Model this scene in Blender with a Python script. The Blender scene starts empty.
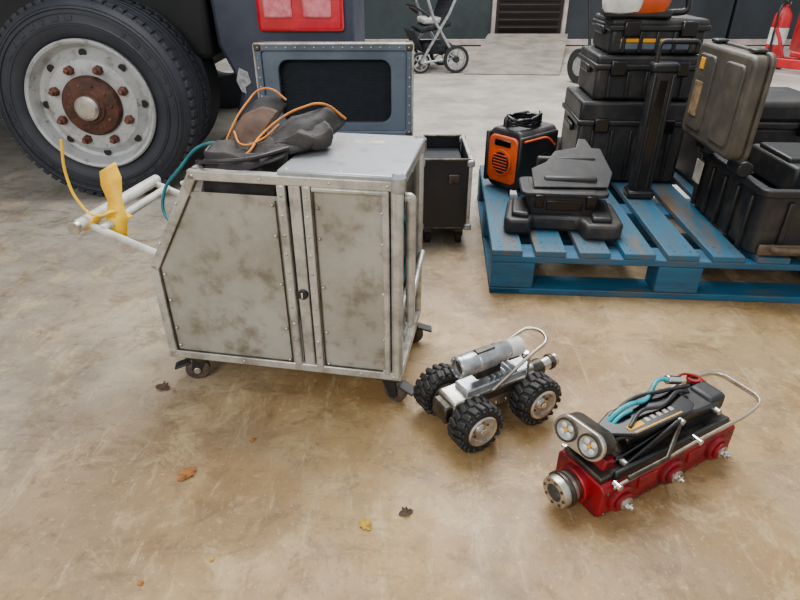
import bpy, bmesh, math, random
from mathutils import Vector, Matrix, noise as mnoise
random.seed(4)
pi=math.pi
scene=bpy.context.scene
col=scene.collection

# ------------------------------------------------------------ materials
def lin(h):
    if isinstance(h,(tuple,list)): return (*h[:3],1)
    h=h.lstrip('#'); o=[]
    for i in (0,2,4):
        c=int(h[i:i+2],16)/255
        o.append(c/12.92 if c<=.04045 else ((c+.055)/1.055)**2.4)
    return (*o,1)
def M(name,c1,c2=None,rough=.5,metal=0.,scale=8,lo=.4,hi=.65,bump=0.,bscale=40,rvar=0.,stretch=None,detail=6,emit=None,spec=None,coat=0,c3=None,s3=3,l3=.55,h3=.75):
    m=bpy.data.materials.new(name); m.use_nodes=True
    nt=m.node_tree; N=nt.nodes; L=nt.links
    b=N['Principled BSDF']
    b.inputs['Roughness'].default_value=rough; b.inputs['Metallic'].default_value=metal
    b.inputs['Base Color'].default_value=lin(c1)
    if coat: b.inputs['Coat Weight'].default_value=coat
    if spec is not None: b.inputs['Specular IOR Level'].default_value=spec
    tc=N.new('ShaderNodeTexCoord'); mp=N.new('ShaderNodeMapping')
    L.new(tc.outputs['Object'],mp.inputs['Vector'])
    if stretch: mp.inputs['Scale'].default_value=stretch
    def nz(s,lo,hi):
        n=N.new('ShaderNodeTexNoise'); n.inputs['Scale'].default_value=s; n.inputs['Detail'].default_value=detail
        n.inputs['Roughness'].default_value=.65
        L.new(mp.outputs[0],n.inputs['Vector'])
        r=N.new('ShaderNodeMapRange'); r.inputs['From Min'].default_value=lo; r.inputs['From Max'].default_value=hi
        L.new(n.outputs['Fac'],r.inputs['Value']); return r.outputs[0]
    if c2 or rvar:
        r=nz(scale,lo,hi)
        if c2:
            x=N.new('ShaderNodeMix'); x.data_type='RGBA'
            x.inputs['A'].default_value=lin(c1); x.inputs['B'].default_value=lin(c2)
            L.new(r,x.inputs['Factor']); out=x.outputs['Result']
            if c3:
                x=N.new('ShaderNodeMix'); x.data_type='RGBA'
                L.new(out,x.inputs['A']); x.inputs['B'].default_value=lin(c3)
                L.new(nz(s3,l3,h3),x.inputs['Factor']); out=x.outputs['Result']
            L.new(out,b.inputs['Base Color'])
        if rvar:
            q=N.new('ShaderNodeMapRange'); q.inputs['To Min'].default_value=rough; q.inputs['To Max'].default_value=min(1,rough+rvar)
            L.new(r,q.inputs['Value']); L.new(q.outputs[0],b.inputs['Roughness'])
    if bump:
        n2=N.new('ShaderNodeTexNoise'); n2.inputs['Scale'].default_value=bscale; n2.inputs['Detail'].default_value=5
        L.new(mp.outputs[0],n2.inputs['Vector'])
        bp=N.new('ShaderNodeBump'); bp.inputs['Strength'].default_value=bump; bp.inputs['Distance'].default_value=.01
        L.new(n2.outputs['Fac'],bp.inputs['Height']); L.new(bp.outputs[0],b.inputs['Normal'])
    return m

ALU=M('aluminium_sheet','#aca9a0','#8b8577',.45,.3,scale=3.5,lo=.38,hi=.60,rvar=.2,bump=.03,bscale=30,c3='#696251',s3=14,l3=.52,h3=.74)
ALU2=M('aluminium_profile','#c3c1b9','#777064',.36,.5,scale=14,lo=.45,hi=.72,rvar=.2)
ALUL=M('aluminium_lid','#a8adb0','#898d90',.3,.45,scale=5,rvar=.15,c3='#6f6a60',s3=20,l3=.58,h3=.8)
STEEL=M('brushed_steel','#c9c3b8','#7d7060',.28,.9,scale=30,lo=.45,hi=.8,rvar=.25)
STEELD=M('dark_steel','#5a554d','#332e28',.4,.8,scale=25)
CHROME=M('chrome','#dcdad4',None,.15,1)
SILV=M('silver_anodised','#b9bdc0','#8d9092',.3,.65,scale=30)
RIVET=M('rivet','#e0ded8','#8a857c',.3,.8,scale=40)
BLACK=M('black_plastic','#141517','#232221',.42,0,scale=15,bump=.05,bscale=90)
BLACKD=M('black_plastic_dusty','#16171a','#4a433c',.5,0,scale=9,lo=.46,hi=.85,bump=.05,bscale=90)
BLACKG=M('black_gloss','#0a0a0c',None,.22,0)
RUB=M('rubber','#18191a','#2e2c29',.75,0,scale=20,lo=.4,hi=.8,bump=.15,bscale=60)
RUBK=M('robot_tyre_rubber','#131415','#322d27',.6,0,scale=25,lo=.45,hi=.85,bump=.1,bscale=80)
TYRE=M('truck_tyre_rubber','#1c202a','#30333a',.6,0,scale=6,lo=.35,hi=.75,bump=.08,bscale=60)
RIM=M('painted_rim','#b4b6b5','#858280',.45,.1,scale=12,lo=.5,hi=.75,bump=.06,bscale=30,c3='#5f4a3b',s3=26,l3=.58,h3=.75)
RUST=M('rusty_hub','#3e271e','#633a28',.7,.2,scale=18,bump=.4,bscale=50)
RUSTN=M('rusty_nut','#7b5140','#43291f',.6,.4,scale=40)
DKBODY=M('truck_paint','#363d4f','#2b3140',.4,.05,scale=4,rvar=.2)
CHIP=M('chipped_primer','#b9bbbd','#7c7d80',.7,0,scale=30)
DARK=M('dark_void_paint','#0d0e11','#17181b',.7,0,scale=5)
REDL=M('tail_lamp_red','#c80a1e','#e02038',.25,0,scale=6,coat=.5)
PINK=M('lamp_lens','#ec8f98','#d65a66',.2,0,scale=20)
BLUE=M('pallet_blue_paint','#165672','#3f4c52',.65,0,scale=5,lo=.42,hi=.68,bump=.25,bscale=40,stretch=(5,.9,5),c3='#5d4f40',s3=3,l3=.50,h3=.66)
BLUEX=M('pallet_blue_side','#155575','#13394d',.65,0,scale=6,lo=.4,hi=.75,bump=.2,bscale=40,stretch=(.9,5,5),c3='#4d4b46',s3=4,l3=.55,h3=.72)
REDM=M('red_anodised','#950c1b','#5c0a13',.38,.3,scale=14,rvar=.25,c3='#3a2420',s3=30,l3=.58,h3=.8)
ORANGE=M('orange_plastic','#e4561a','#b8491c',.45,0,scale=10)
GREYC=M('case_grey_skin','#5b6876','#4a5562',.45,.1,scale=6,bump=.05)
FOAM=M('black_foam','#171e28','#10151c',.85,0,scale=30)
OLIVE=M('olive_grey_case','#3d3934','#655d4e',.5,0,scale=7,lo=.45,hi=.8,bump=.06,bscale=80)
YEL=M('yellow_strap','#ffcf00','#e6ab00',.5,0,scale=10)
TEAL=M('teal_hose','#147780','#0f565d',.4,0,scale=20)
CYAN=M('cyan_hose','#159aa6','#0e6f7a',.35,0,scale=20)
WHITE=M('white_tube','#d6d6d0','#a29c90',.45,.0,scale=10)
PAPER=M('paper_label','#c4bdb0','#8b8475',.7,0,scale=20)
CANVAS=M('bag_canvas','#1b1a1c','#413a35',.75,0,scale=9,lo=.42,hi=.8,bump=.5,bscale=28)
CANVASB=M('bag_lining','#5a3f2a','#2b1f17',.8,0,scale=10,bump=.3,bscale=30)
PIPING=M('orange_piping','#d9831f','#a05a16',.6,0,scale=20)
WHEELC=M('caster_tread','#3d332c','#5d4f43',.6,0,scale=30)
GLASS=M('lens_glass','#10161c',None,.05,0,coat=1)
LED=M('led_reflector','#e6e4d8',None,.2,.4)
YST=M('yellow_sticker','#dc9a0a',None,.5,0)
WALL=M('container_paint','#2f393b','#232c2e',.5,.1,scale=2,rvar=.2)
WALL2=M('slate_panel','#2b3136','#20252a',.5,.1,scale=2)
DOORM=M('door_slats','#241816','#150f0e',.6,0,scale=6)
TRIMM=M('light_trim','#b8a8a2','#8c7f79',.6,0,scale=5)
RAMPM=M('ramp_steel','#989184','#78716a',.5,.1,scale=5)
FABRIC=M('stroller_fabric','#17191e','#292c32',.9,0,scale=20)
REDP=M('red_paint','#c21420','#8f0f18',.4,0,scale=6)
ORWH=M('saw_white','#dcdcd8','#b8b3ab',.4,0,scale=10)
LEAFO=M('leaf_orange','#a8692a','#6b4019',.7,0,scale=60)
LEAFY=M('leaf_yellow','#c39a22','#8a651a',.7,0,scale=60)
LEAFB=M('leaf_brown','#4c3926','#2e2216',.8,0,scale=60)
WOOD=M('warm_wood','#8c4a2a','#6a381f',.6,0,scale=10)
NAVY=M('navy_laminate','#0e1218','#1a1e25',.35,0,scale=8)
BRNR=M('brown_rubber','#6b5744','#4a3c30',.7,0,scale=20)
WPAP=M('worn_paper','#8c7452','#57452f',.8,0,scale=30)

# ------------------------------------------------------------ helpers
def root(name,loc=(0,0,0),rz=0):
    e=bpy.data.objects.new(name,None); col.objects.link(e)
    e.location=loc; e.rotation_euler=(0,0,math.radians(rz)); e.empty_display_size=.05
    return e
def fin(bm,name,par,mat,smooth=False,bevel=0,seg=2,angle=35,subsurf=0):
    bmesh.ops.recalc_face_normals(bm,faces=bm.faces)
    me=bpy.data.meshes.new(name); bm.to_mesh(me); bm.free()
    o=bpy.data.objects.new(name,me); col.objects.link(o)
    if par: o.parent=par
    for m in (mat if isinstance(mat,(list,tuple)) else [mat]): me.materials.append(m)
    if bevel:
        b=o.modifiers.new('b','BEVEL'); b.width=bevel; b.segments=seg; b.limit_method='ANGLE'; b.angle_limit=math.radians(30)
    if smooth or bevel:
        for p in me.polygons: p.use_smooth=True
        try: me.set_sharp_from_angle(angle=math.radians(angle))
        except Exception: pass
    return o
def rotm(r):
    return Matrix.Rotation(math.radians(r[2]),4,'Z')@Matrix.Rotation(math.radians(r[1]),4,'Y')@Matrix.Rotation(math.radians(r[0]),4,'X')
def box(par,name,c,s,mat,rot=(0,0,0),bevel=.003,seg=2):
    bm=bmesh.new(); bmesh.ops.create_cube(bm,size=1)
    for v in bm.verts: v.co=Vector((v.co.x*s[0],v.co.y*s[1],v.co.z*s[2]))
    bmesh.ops.transform(bm,matrix=Matrix.Translation(c)@rotm(rot),verts=bm.verts)
    return fin(bm,name,par,mat,bevel=min(bevel,min(s)*.45),seg=seg)
def axm(p0,p1):
    p0=Vector(p0);p1=Vector(p1); d=p1-p0
    return Matrix.Translation(p0)@d.to_track_quat('Z','Y').to_matrix().to_4x4(), d.length
def lathe(par,name,prof,p0,axis,mat,seg=48,closed=False,smooth=True,bevel=0):
    m,_=axm(p0,Vector(p0)+Vector(axis))
    bm=bmesh.new(); rings=[]
    for r,h in prof:
        if r<1e-6: rings.append([bm.verts.new((0,0,h))])
        else: rings.append([bm.verts.new((r*math.cos(2*pi*i/seg),r*math.sin(2*pi*i/seg),h)) for i in range(seg)])
    pr=list(zip(rings,rings[1:]))
    if closed: pr.append((rings[-1],rings[0]))
    for a,b in pr:
        for i in range(seg):
            j=(i+1)%seg
            if len(a)==1 and len(b)==1: continue
            if len(a)==1: bm.faces.new((a[0],b[i],b[j]))
            elif len(b)==1: bm.faces.new((a[i],a[j],b[0]))
            else: bm.faces.new((a[i],a[j],b[j],b[i]))
    bmesh.ops.transform(bm,matrix=m,verts=bm.verts)
    return fin(bm,name,par,mat,smooth=smooth,bevel=bevel)
def cyl(par,name,p0,p1,r,mat,seg=24,r2=None,ch=None):
    L=(Vector(p1)-Vector(p0)).length; r2=r if r2 is None else r2
    c=min(r,r2,L)*.12 if ch is None else ch
    return lathe(par,name,[(0,0),(r-c,0),(r,c),(r2,L-c),(r2-c,L),(0,L)],p0,Vector(p1)-Vector(p0),mat,seg)
def ring(par,name,p0,axis,ro,ri,h,mat,seg=32):
    return lathe(par,name,[(ri,0),(ro-.1*(ro-ri),0),(ro,h*.1),(ro,h*.9),(ro-.1*(ro-ri),h),(ri,h)],p0,axis,mat,seg,closed=True)
def tube(par,name,pts,r,mat,cyclic=False,smooth=True,res=8):
    cu=bpy.data.curves.new(name,'CURVE'); cu.dimensions='3D'; cu.bevel_depth=r; cu.bevel_resolution=3; cu.resolution_u=res
    cu.use_fill_caps=True
    if smooth:
        sp=cu.splines.new('BEZIER'); sp.bezier_points.add(len(pts)-1)
        for b,p in zip(sp.bezier_points,pts):
            b.co=p; b.handle_left_type=b.handle_right_type='AUTO'
    else:
        sp=cu.splines.new('POLY'); sp.points.add(len(pts)-1)
        for b,p in zip(sp.points,pts): b.co=(*p,1)
    sp.use_cyclic_u=cyclic
    o=bpy.data.objects.new(name,cu); col.objects.link(o)
    if par:o.parent=par
    cu.materials.append(mat)
    return o
def rpts(pts,rad,n=5,closed=False):
    P=[Vector(p) for p in pts]; out=[]
    for i,p in enumerate(P):
        if not closed and i in (0,len(P)-1): out.append(p); continue
        a=(P[i-1]-p); b=(P[(i+1)%len(P)]-p)
        k=min(rad,a.length*.48,b.length*.48); a=p+a.normalized()*k; b=p+b.normalized()*k
        for j in range(n+1):
            t=j/n; out.append((1-t)**2*a+2*t*(1-t)*p+t*t*b)
    return out
def prism(par,name,poly,c,u,v,depth,mat,bevel=.002,seg=2,hole=None):
    u=Vector(u);v=Vector(v);w=u.cross(v).normalized();c=Vector(c)
    bm=bmesh.new()
    a=[bm.verts.new(c+u*p[0]+v*p[1]) for p in poly]
    b=[bm.verts.new(c+u*p[0]+v*p[1]+w*depth) for p in poly]
    n=len(poly)
    if hole:
        ha=[bm.verts.new(c+u*p[0]+v*p[1]) for p in hole]; hb=[bm.verts.new(c+u*p[0]+v*p[1]+w*depth) for p in hole]
        for i in range(n):
            j=(i+1)%n
            bm.faces.new((a[i],a[j],ha[j],ha[i])); bm.faces.new((b[i],b[j],hb[j],hb[i]))
            bm.faces.new((ha[i],ha[j],hb[j],hb[i])); bm.faces.new((a[i],a[j],b[j],b[i]))
    else:
        bm.faces.new(a); bm.faces.new(b[::-1])
        for i in range(n):
            j=(i+1)%n; bm.faces.new((a[i],a[j],b[j],b[i]))
    return fin(bm,name,par,mat,bevel=bevel,seg=seg)
def bolts(par,name,pts,axis,r,h,mat,seg=10):
    bm=bmesh.new(); ax=Vector(axis).normalized()
    q=ax.to_track_quat('Z','Y').to_matrix().to_4x4()
    for p in pts:
        m=Matrix.Translation(p)@q
        prof=[(r,0),(r*.95,h*.4),(r*.6,h*.85),(0,h)]; rg=[]
        for rr,hh in prof:
            if rr==0: rg.append([bm.verts.new(m@Vector((0,0,hh)))])
            else: rg.append([bm.verts.new(m@Vector((rr*math.cos(2*pi*i/seg),rr*math.sin(2*pi*i/seg),hh))) for i in range(seg)])
        for A,B in zip(rg,rg[1:]):
            for i in range(seg):
                j=(i+1)%seg
                if len(B)==1: bm.faces.new((A[i],A[j],B[0]))
                else: bm.faces.new((A[i],A[j],B[j],B[i]))
    return fin(bm,name,par,mat,smooth=True)
def rrect(w,h,r,n=4,cx=0,cy=0):
    o=[]
    for (sx,sy,a0) in((1,1,0),(-1,1,90),(-1,-1,180),(1,-1,270)):
        for i in range(n+1):
            a=math.radians(a0+90*i/n); o.append((cx+sx*(w/2-r)+r*math.cos(a),cy+sy*(h/2-r)+r*math.sin(a)))
    return o

# ------------------------------------------------------------ floor
def floor_mat():
    m=bpy.data.materials.new('dusty_concrete'); m.use_nodes=True
    nt=m.node_tree;N=nt.nodes;L=nt.links;b=N['Principled BSDF']
    tc=N.new('ShaderNodeTexCoord')
    def noise(s,det=6,ro=.6,st=None,rot=0,dist=0,off=0):
        mp=N.new('ShaderNodeMapping'); L.new(tc.outputs['Object'],mp.inputs[0])
        if st: mp.inputs['Scale'].default_value=st
        mp.inputs['Rotation'].default_value=(0,0,rot); mp.inputs['Location'].default_value=(off,off*.7,0)
        n=N.new('ShaderNodeTexNoise'); n.inputs['Scale'].default_value=s;n.inputs['Detail'].default_value=det;n.inputs['Roughness'].default_value=ro
        n.inputs['Distortion'].default_value=dist
        L.new(mp.outputs[0],n.inputs['Vector']); return n.outputs['Fac']
    def mr(v,a,c,d=0,e=1):
        r=N.new('ShaderNodeMapRange'); r.interpolation_type='SMOOTHSTEP'
        for k,x in zip(('From Min','From Max','To Min','To Max'),(a,c,d,e)): r.inputs[k].default_value=x
        L.new(v,r.inputs['Value']); return r.outputs[0]
    def mix(f,A,B):
        x=N.new('ShaderNodeMix');x.data_type='RGBA'
        L.new(f,x.inputs['Factor'])
        for k,c in (('A',A),('B',B)):
            if isinstance(c,str): x.inputs[k].default_value=lin(c)
            else: L.new(c,x.inputs[k])
        return x.outputs['Result']
    def mth(op,a,b_):
        x=N.new('ShaderNodeMath');x.operation=op
        for i,c in enumerate((a,b_)):
            if isinstance(c,(int,float)): x.inputs[i].default_value=c
            else: L.new(c,x.inputs[i])
        return x.outputs[0]
    sep=N.new('ShaderNodeSeparateXYZ'); L.new(tc.outputs['Object'],sep.inputs[0])
    X,Y=sep.outputs[0],sep.outputs[1]
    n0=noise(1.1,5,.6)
    c=mix(mr(noise(2.0,8,.62,dist=.5),.40,.60),'#886a41','#a88a5c')
    c=mix(mr(noise(1.4,7,.65,dist=.6,off=31),.48,.62,0,.45),c,'#8f7f66')
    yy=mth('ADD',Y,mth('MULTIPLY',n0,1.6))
    far_dust_sheen=mr(yy,2.1,3.9)  # paler dust plus whitish sheen, painted into the colour towards the back
    c=mix(far_dust_sheen,c,mix(mr(noise(.9,6,.6),.4,.6),'#a09a92','#bdb8b0'))
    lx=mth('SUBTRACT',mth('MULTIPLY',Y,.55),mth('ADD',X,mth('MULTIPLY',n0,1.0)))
    left_sheen=mr(lx,.25,1.15,0,.7)  # reflected sheen on the worn left floor, put into the colour as grey
    c=mix(left_sheen,c,mix(mr(noise(2.2,7,.65),.4,.6),'#7f7a73','#a59e92'))
    g=mr(Y,2.2,4.5,1,.4)
    def gm(f): return mth('MULTIPLY',f,g)
    c=mix(gm(mr(noise(4.5,10,.72,dist=.6,off=3),.50,.64,0,.45)),c,'#69502f')
    c=mix(gm(mr(noise(8,10,.76,dist=.9,off=7),.52,.64,0,.45)),c,'#544128')
    c=mix(gm(mr(noise(7,10,.74,dist=.5,off=11),.52,.64,0,.40)),c,'#c9b184')
    c=mix(gm(mr(noise(5,10,.78,(1,4,1),.7,.6,1),.54,.66,0,.4)),c,'#604c30')
    c=mix(gm(mr(noise(5,10,.78,(5,1,1),.35,.4,5),.54,.66,0,.35)),c,'#c9b68f')
    c=mix(gm(mr(noise(38,7,.8),.54,.70,0,.5)),c,'#523f26')
    c=mix(gm(mr(noise(70,5,.75,off=4),.56,.70,0,.4)),c,'#cfbc92')
    c=mix(gm(mr(noise(1.7,9,.75,(1,2.6,1),1.0,1.0,21),.56,.64,0,.4)),c,'#54432c')
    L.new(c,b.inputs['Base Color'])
    r=mr(noise(2.5,6,.65),.4,.62,.40,.68); L.new(r,b.inputs['Roughness'])
    bp=N.new('ShaderNodeBump');bp.inputs['Strength'].default_value=.35;bp.inputs['Distance'].default_value=.005
    L.new(mth('ADD',noise(9,8,.7),mth('MULTIPLY',noise(70,5,.7),.5)),bp.inputs['Height']);L.new(bp.outputs[0],b.inputs['Normal'])
    return m
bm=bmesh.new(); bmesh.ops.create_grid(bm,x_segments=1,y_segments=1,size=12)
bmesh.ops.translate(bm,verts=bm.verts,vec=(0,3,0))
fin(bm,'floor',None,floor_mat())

# ------------------------------------------------------------ back wall
box(None,'wall_back',(0,8.75,1.7),(18,.2,3.4),WALL2,bevel=0)
wp=root('wall_cladding_panels',(0,8.6,0))
for i,(x0,x1) in enumerate([(-6,-3.2),(-3.15,-.7),(-.65,1.22)]):
    box(wp,'panel_%d'%i,((x0+x1)/2,0,1.5),(x1-x0,.08,2.9),WALL,bevel=.01)
for i,(x0,x1) in enumerate([(2.2,3.2),(3.24,4.4),(4.44,6),(6.04,8)]):
    box(wp,'panelr_%d'%i,((x0+x1)/2,0,1.5),(x1-x0,.08,2.9),WALL2,bevel=.01)
box(None,'baseboard_back',(-1.5,8.53,.05),(5.4,.05,.07),TRIMM)
box(None,'baseboard_back.001',(5.1,8.53,.05),(5.8,.05,.07),TRIMM)
dr=root('door_1',(1.71,8.58,0))
box(dr,'leaf',(0,0,1.05),(.88,.06,2.1),DOORM)
for i in range(22): box(dr,'slat_%d'%i,(0,-.045,.12+i*.09),(.8,.03,.06),DOORM,rot=(25,0,0),bevel=.004)
for s in(-1,1): box(dr,'frame_%d'%s,(s*.47,-.03,1.05),(.05,.1,2.1),TRIMM)

# ------------------------------------------------------------ truck
tk=root('truck',(0,0,0))
WC=Vector((-1.335,2.615,.421))
ax=(0.04,-1,0)
K=.93
R=.452*K
def kp(p): return [(r*K,h) for r,h in p]
prof=[(.285,.0),(.30,.022),(.33,.034),(.355,.038),(.36,.032),(.405,.026),(.41,.03),(.43,.014),(.446,-.012),(.452,-.035)]
h=-.035
for g in range(4):
    prof+=[(.452,h-.03),(.438,h-.034),(.438,h-.044),(.452,h-.048)]; h-=.048
prof+=[(.452,h-.03),(.44,h-.06),(.40,h-.075),(.33,h-.08),(.285,h-.05)]
lathe(tk,'tyre',kp(prof),WC,ax,TYRE,96,closed=True)
for rr,hh in((.345,.040),(.39,.0335),(.42,.024)):
    ring(tk,'sidewall_ring',WC+Vector(ax)*(hh-.006),ax,rr*K+.003,rr*K,.006,TYRE,96)
mm,_=axm(WC,WC+Vector(ax))
bm=bmesh.new()
for i in range(64):
    for sgn,hc in((1,-.03),(-1,-.245)):
        a=2*pi*i/64
        bmesh.ops.create_cube(bm,size=1,matrix=mm@Matrix.Rotation(a,4,'Z')@Matrix.Translation((R-.004,0,hc))@Matrix.Diagonal((.02,.028,.05,1)))
fin(bm,'tread_lugs',tk,TYRE,bevel=.003)
bm=bmesh.new()
for i in range(40):
    if i%20 in (7,8,9,17,18,19): continue
    a=2*pi*i/40
    bmesh.ops.create_cube(bm,size=1,matrix=mm@Matrix.Rotation(a,4,'Z')@Matrix.Translation((.372*K,0,.0315))@Matrix.Diagonal((.018,.03 if i%3 else .012,.004,1)))
fin(bm,'sidewall_marks',tk,TYRE,bevel=.001)
lathe(tk,'rim',kp([(.288,-.02),(.29,.028),(.282,.036),(.272,.03),(.262,.0),(.25,-.025),(.235,-.03),(.215,-.015),(.20,.002),(.17,.006),(.12,.006),(.1,.0),(0,0)]),WC,ax,RIM,96)
axv=Vector(ax).normalized()
bm=bmesh.new()
for i in range(8):
    a=2*pi*(i+.5)/8
    mat=mm@Matrix.Rotation(a,4,'Z')@Matrix.Translation((.168*K,0,.004))
    bmesh.ops.create_cone(bm,cap_ends=True,segments=6,radius1=.021,radius2=.018,depth=.03,matrix=mat@Matrix.Translation((0,0,.014)))
    bmesh.ops.create_cone(bm,cap_ends=True,segments=12,radius1=.010,radius2=.009,depth=.03,matrix=mat@Matrix.Translation((0,0,.034)))
fin(bm,'lug_nuts',tk,RUSTN,bevel=.002)
bm=bmesh.new()
for i in range(8):
    a=2*pi*i/8
    bmesh.ops.create_cone(bm,cap_ends=True,segments=20,radius1=.016,radius2=.016,depth=.004,matrix=mm@Matrix.Rotation(a,4,'Z')@Matrix.Translation((.226*K,0,-.018)))
fin(bm,'hand_holes',tk,DARK)
lathe(tk,'hub',kp([(.134,.004),(.134,.02),(.124,.034),(.1,.04),(.075,.045),(.07,.055),(0,.055)]),WC,ax,RUST,48)
lathe(tk,'hub_cap',[(.05,.05),(.05,.075),(.04,.085),(.015,.088),(0,.086)],WC,ax,STEEL,32)
bolts(tk,'hub_bolts',[WC+axv*.038+Vector((math.cos(a)*.09,0,math.sin(a)*.09)) for a in [i*2*pi/10 for i in range(10)]],ax,.007,.008,RUSTN)
lathe(tk,'inner_tyre',[(.2,-.36),(.38,-.36),(.41,-.38),(.415,-.56),(.38,-.6),(.2,-.6)],WC,ax,TYRE,64,closed=True)
cyl(tk,'axle',WC+Vector((0,.1,0)),WC+Vector((0,2.2,0)),.08,DARK)
lathe(tk,'far_tyre',[(.2,0),(.38,0),(.42,.02),(.42,.24),(.38,.26),(.2,.26)],WC+Vector((0,2.2,0)),(0,-1,0),TYRE,64,closed=True)
box(tk,'chassis',(-2.4,3.95,.78),(3.0,1.9,.45),DARK,bevel=.03)
box(tk,'arch_liner',(-1.6,3.65,1.3),(1.5,1.6,.6),DARK,bevel=.03)
box(tk,'body_above',(-2.2,3.8,1.75),(3.7,2.2,.9),DKBODY,bevel=.05)
prism(tk,'corner_panel',[(-.90,1.35),(-.87,.62),(-.78,.42),(-.835,.26),(-.80,.17),(-.30,.17),(-.215,.30),(-.215,1.35)],(0,3.0,0),(1,0,0),(0,0,1),-.9,DKBODY,bevel=.02,seg=3)
box(tk,'lamp_bezel',(-.46,2.985,.93),(.40,.04,.5),REDL,bevel=.02,seg=3)
for i,x in enumerate((-.56,-.38)): box(tk,'lamp_lens_%d'%i,(x,2.96,.87),(.13,.02,.26),PINK,bevel=.015,seg=3)
prism(tk,'paint_chip',[(-.80,.46),(-.78,.52),(-.74,.50),(-.73,.45),(-.76,.43),(-.76,.40),(-.78,.41)],(0,2.998,0),(1,0,0),(0,0,1),.004,CHIP,bevel=0)
prism(tk,'paint_chip_2',[(-.30,.50),(-.25,.53),(-.22,.44),(-.27,.42)],(0,2.998,0),(1,0,0),(0,0,1),.004,CHIP,bevel=0)

# ------------------------------------------------------------ equipment cabinet (aluminium trolley)
cb=root('aluminium_trolley_cabinet',(.004,1.112,0),-10)
D=.325; zb=.080; zt=.577; xl=-.602; xt=-.462; zc=.337
pw=.022
def bar(name,p0,p1,w=pw,t=pw,mat=ALU2,bev=.003,up=(0,1,0)):
    p0=Vector(p0);p1=Vector(p1);d=p1-p0;L=d.length;z=d.normalized();y=Vector(up);y=(y-z*y.dot(z)).normalized();x=y.cross(z)
    m=Matrix((x,y,z)).transposed().to_4x4(); m.translation=(p0+p1)/2
    bm=bmesh.new(); bmesh.ops.create_cube(bm,size=1)
    for q in bm.verts: q.co=Vector((q.co.x*w,q.co.y*t,q.co.z*L))
    bmesh.ops.transform(bm,matrix=m,verts=bm.verts)
    return fin(bm,name,cb,mat,bevel=bev)
h_=pw/2
for yy,nm in((h_,'front'),(D-h_,'back')):
    bar(nm+'_bottom_rail',(xl,yy,zb+h_),(0,yy,zb+h_))
    bar(nm+'_left_post',(xl+h_,yy,zb),(xl+h_,yy,zc+.006))
    bar(nm+'_slope_post',(xl+h_,yy,zc-.006),(xt+h_,yy,zt-.01))
    bar(nm+'_top_rail',(xt,yy,zt-h_),(-.0,yy,zt-h_))
    bar(nm+'_right_post',(-.012,yy,zb),(-.012,yy,zt),.026,.026,ALU2,.009)
for x,z,nm in((xl+h_,zb+h_,'bl'),(xl+h_,zc,'ml'),(xt+h_,zt-h_,'tl'),(-h_,zb+h_,'br'),(-h_,zt-h_,'tr')):
    bar('cross_'+nm,(x,0.01,z),(x,D-.01,z),up=(0,0,1))
fy=.006
prism(cb,'front_panel_large',[(xl+.018,zb+.016),(-.265,zb+.016),(-.265,.528),(xt-.006,.528),(xt-.012,.522),(xl+.018,zc)],(0,fy,0),(1,0,0),(0,0,1),-.004,ALU,bevel=.0008)
prism(cb,'front_panel_small',[(-.193,zb+.016),(-.028,zb+.016),(-.028,zt-.018),(-.193,zt-.018)],(0,fy,0),(1,0,0),(0,0,1),-.004,ALU,bevel=.0008)
for nm,p0,p1 in (('a',(xl+.026,.003,zb+.024),(-.272,.003,zb+.024)),('b',(-.272,.003,zb+.024),(-.272,.003,.520)),('c',(-.188,.003,zb+.024),(-.034,.003,zb+.024)),('d',(-.188,.003,zb+.024),(-.188,.003,zt-.026)),('e',(xl+.026,.003,zb+.024),(xl+.026,.003,zc-.002)),('f',(xl+.026,.003,zc-.002),(xt-.004,.003,.518))):
    bar('seam_'+nm,p0,p1,.0025,.004,STEELD,.0005)
bar('door_strip_a',(-.256,.004,zb+.02),(-.256,.004,zt-.02),.018,.014)
bar('door_strip_b',(-.201,.004,zb+.02),(-.201,.004,zt-.02),.018,.014)
bar('door_centre_strip',(-.2285,.009,zb+.02),(-.2285,.009,zt-.02),.026,.012)
bar('door_gap_backing',(-.2285,.020,zb+.02),(-.2285,.020,zt-.02),.040,.006,DARK)
bar('small_panel_border_r',(-.034,.001,zb+.02),(-.034,.001,zt-.02),.014,.012)
bar('mid_rail',(-.19,.003,zt-.026),(-.03,.003,zt-.026),.01,.012)
cyl(cb,'latch',(-.2285,.006,.30),(-.2285,-.006,.30),.012,BLACK)
box(cb,'latch_key',(-.2285,-.007,.30),(.005,.003,.014),CHROME,bevel=.001)
rv=[]
for z in [zb+.05+i*.045 for i in range(10)]:
    rv+=[(-.256,-.003,z),(-.201,-.003,z)]
for z in (zb+.03,.2,.32,.44,.51): rv+=[(-.279,.002,z),(-.180,.002,z),(-.041,-.0045,z)]
for z in (zb+.04,.17,.25,.32): rv+=[(xl+.035,.002,z)]
rv+=[(-.58,0,zb+h_),(-.40,0,zb+h_),(-.10,0,zb+h_),(-.02,0,zb+h_),(-.45,0,zt-h_),(-.3,0,zt-h_),(-.15,0,zt-h_),(-.03,0,zt-h_),(-.56,.0,.40),(-.50,0,.50)]
bolts(cb,'rivets',rv,(0,-1,0),.0036,.0028,RIVET)
box(cb,'back_panel',(-.30,D-.006,.30),(.57,.004,.40),ALU)
box(cb,'left_panel',(xl+.008,D/2,(zb+zc)/2),(.004,D-.03,zc-zb-.02),ALU)
box(cb,'bottom_panel',(-.30,D/2,zb+.01),(.58,D-.02,.006),ALU)
box(cb,'divider',(-.065,D/2,.33),(.006,D-.05,.46),STEELD)
prism(cb,'top_lid',[(-.262,.002),(.004,.002),(.004,D),(-.262,D)],(0,0,zt-.002),(1,0,0),(0,1,0),.012,ALUL,bevel=.004)
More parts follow.
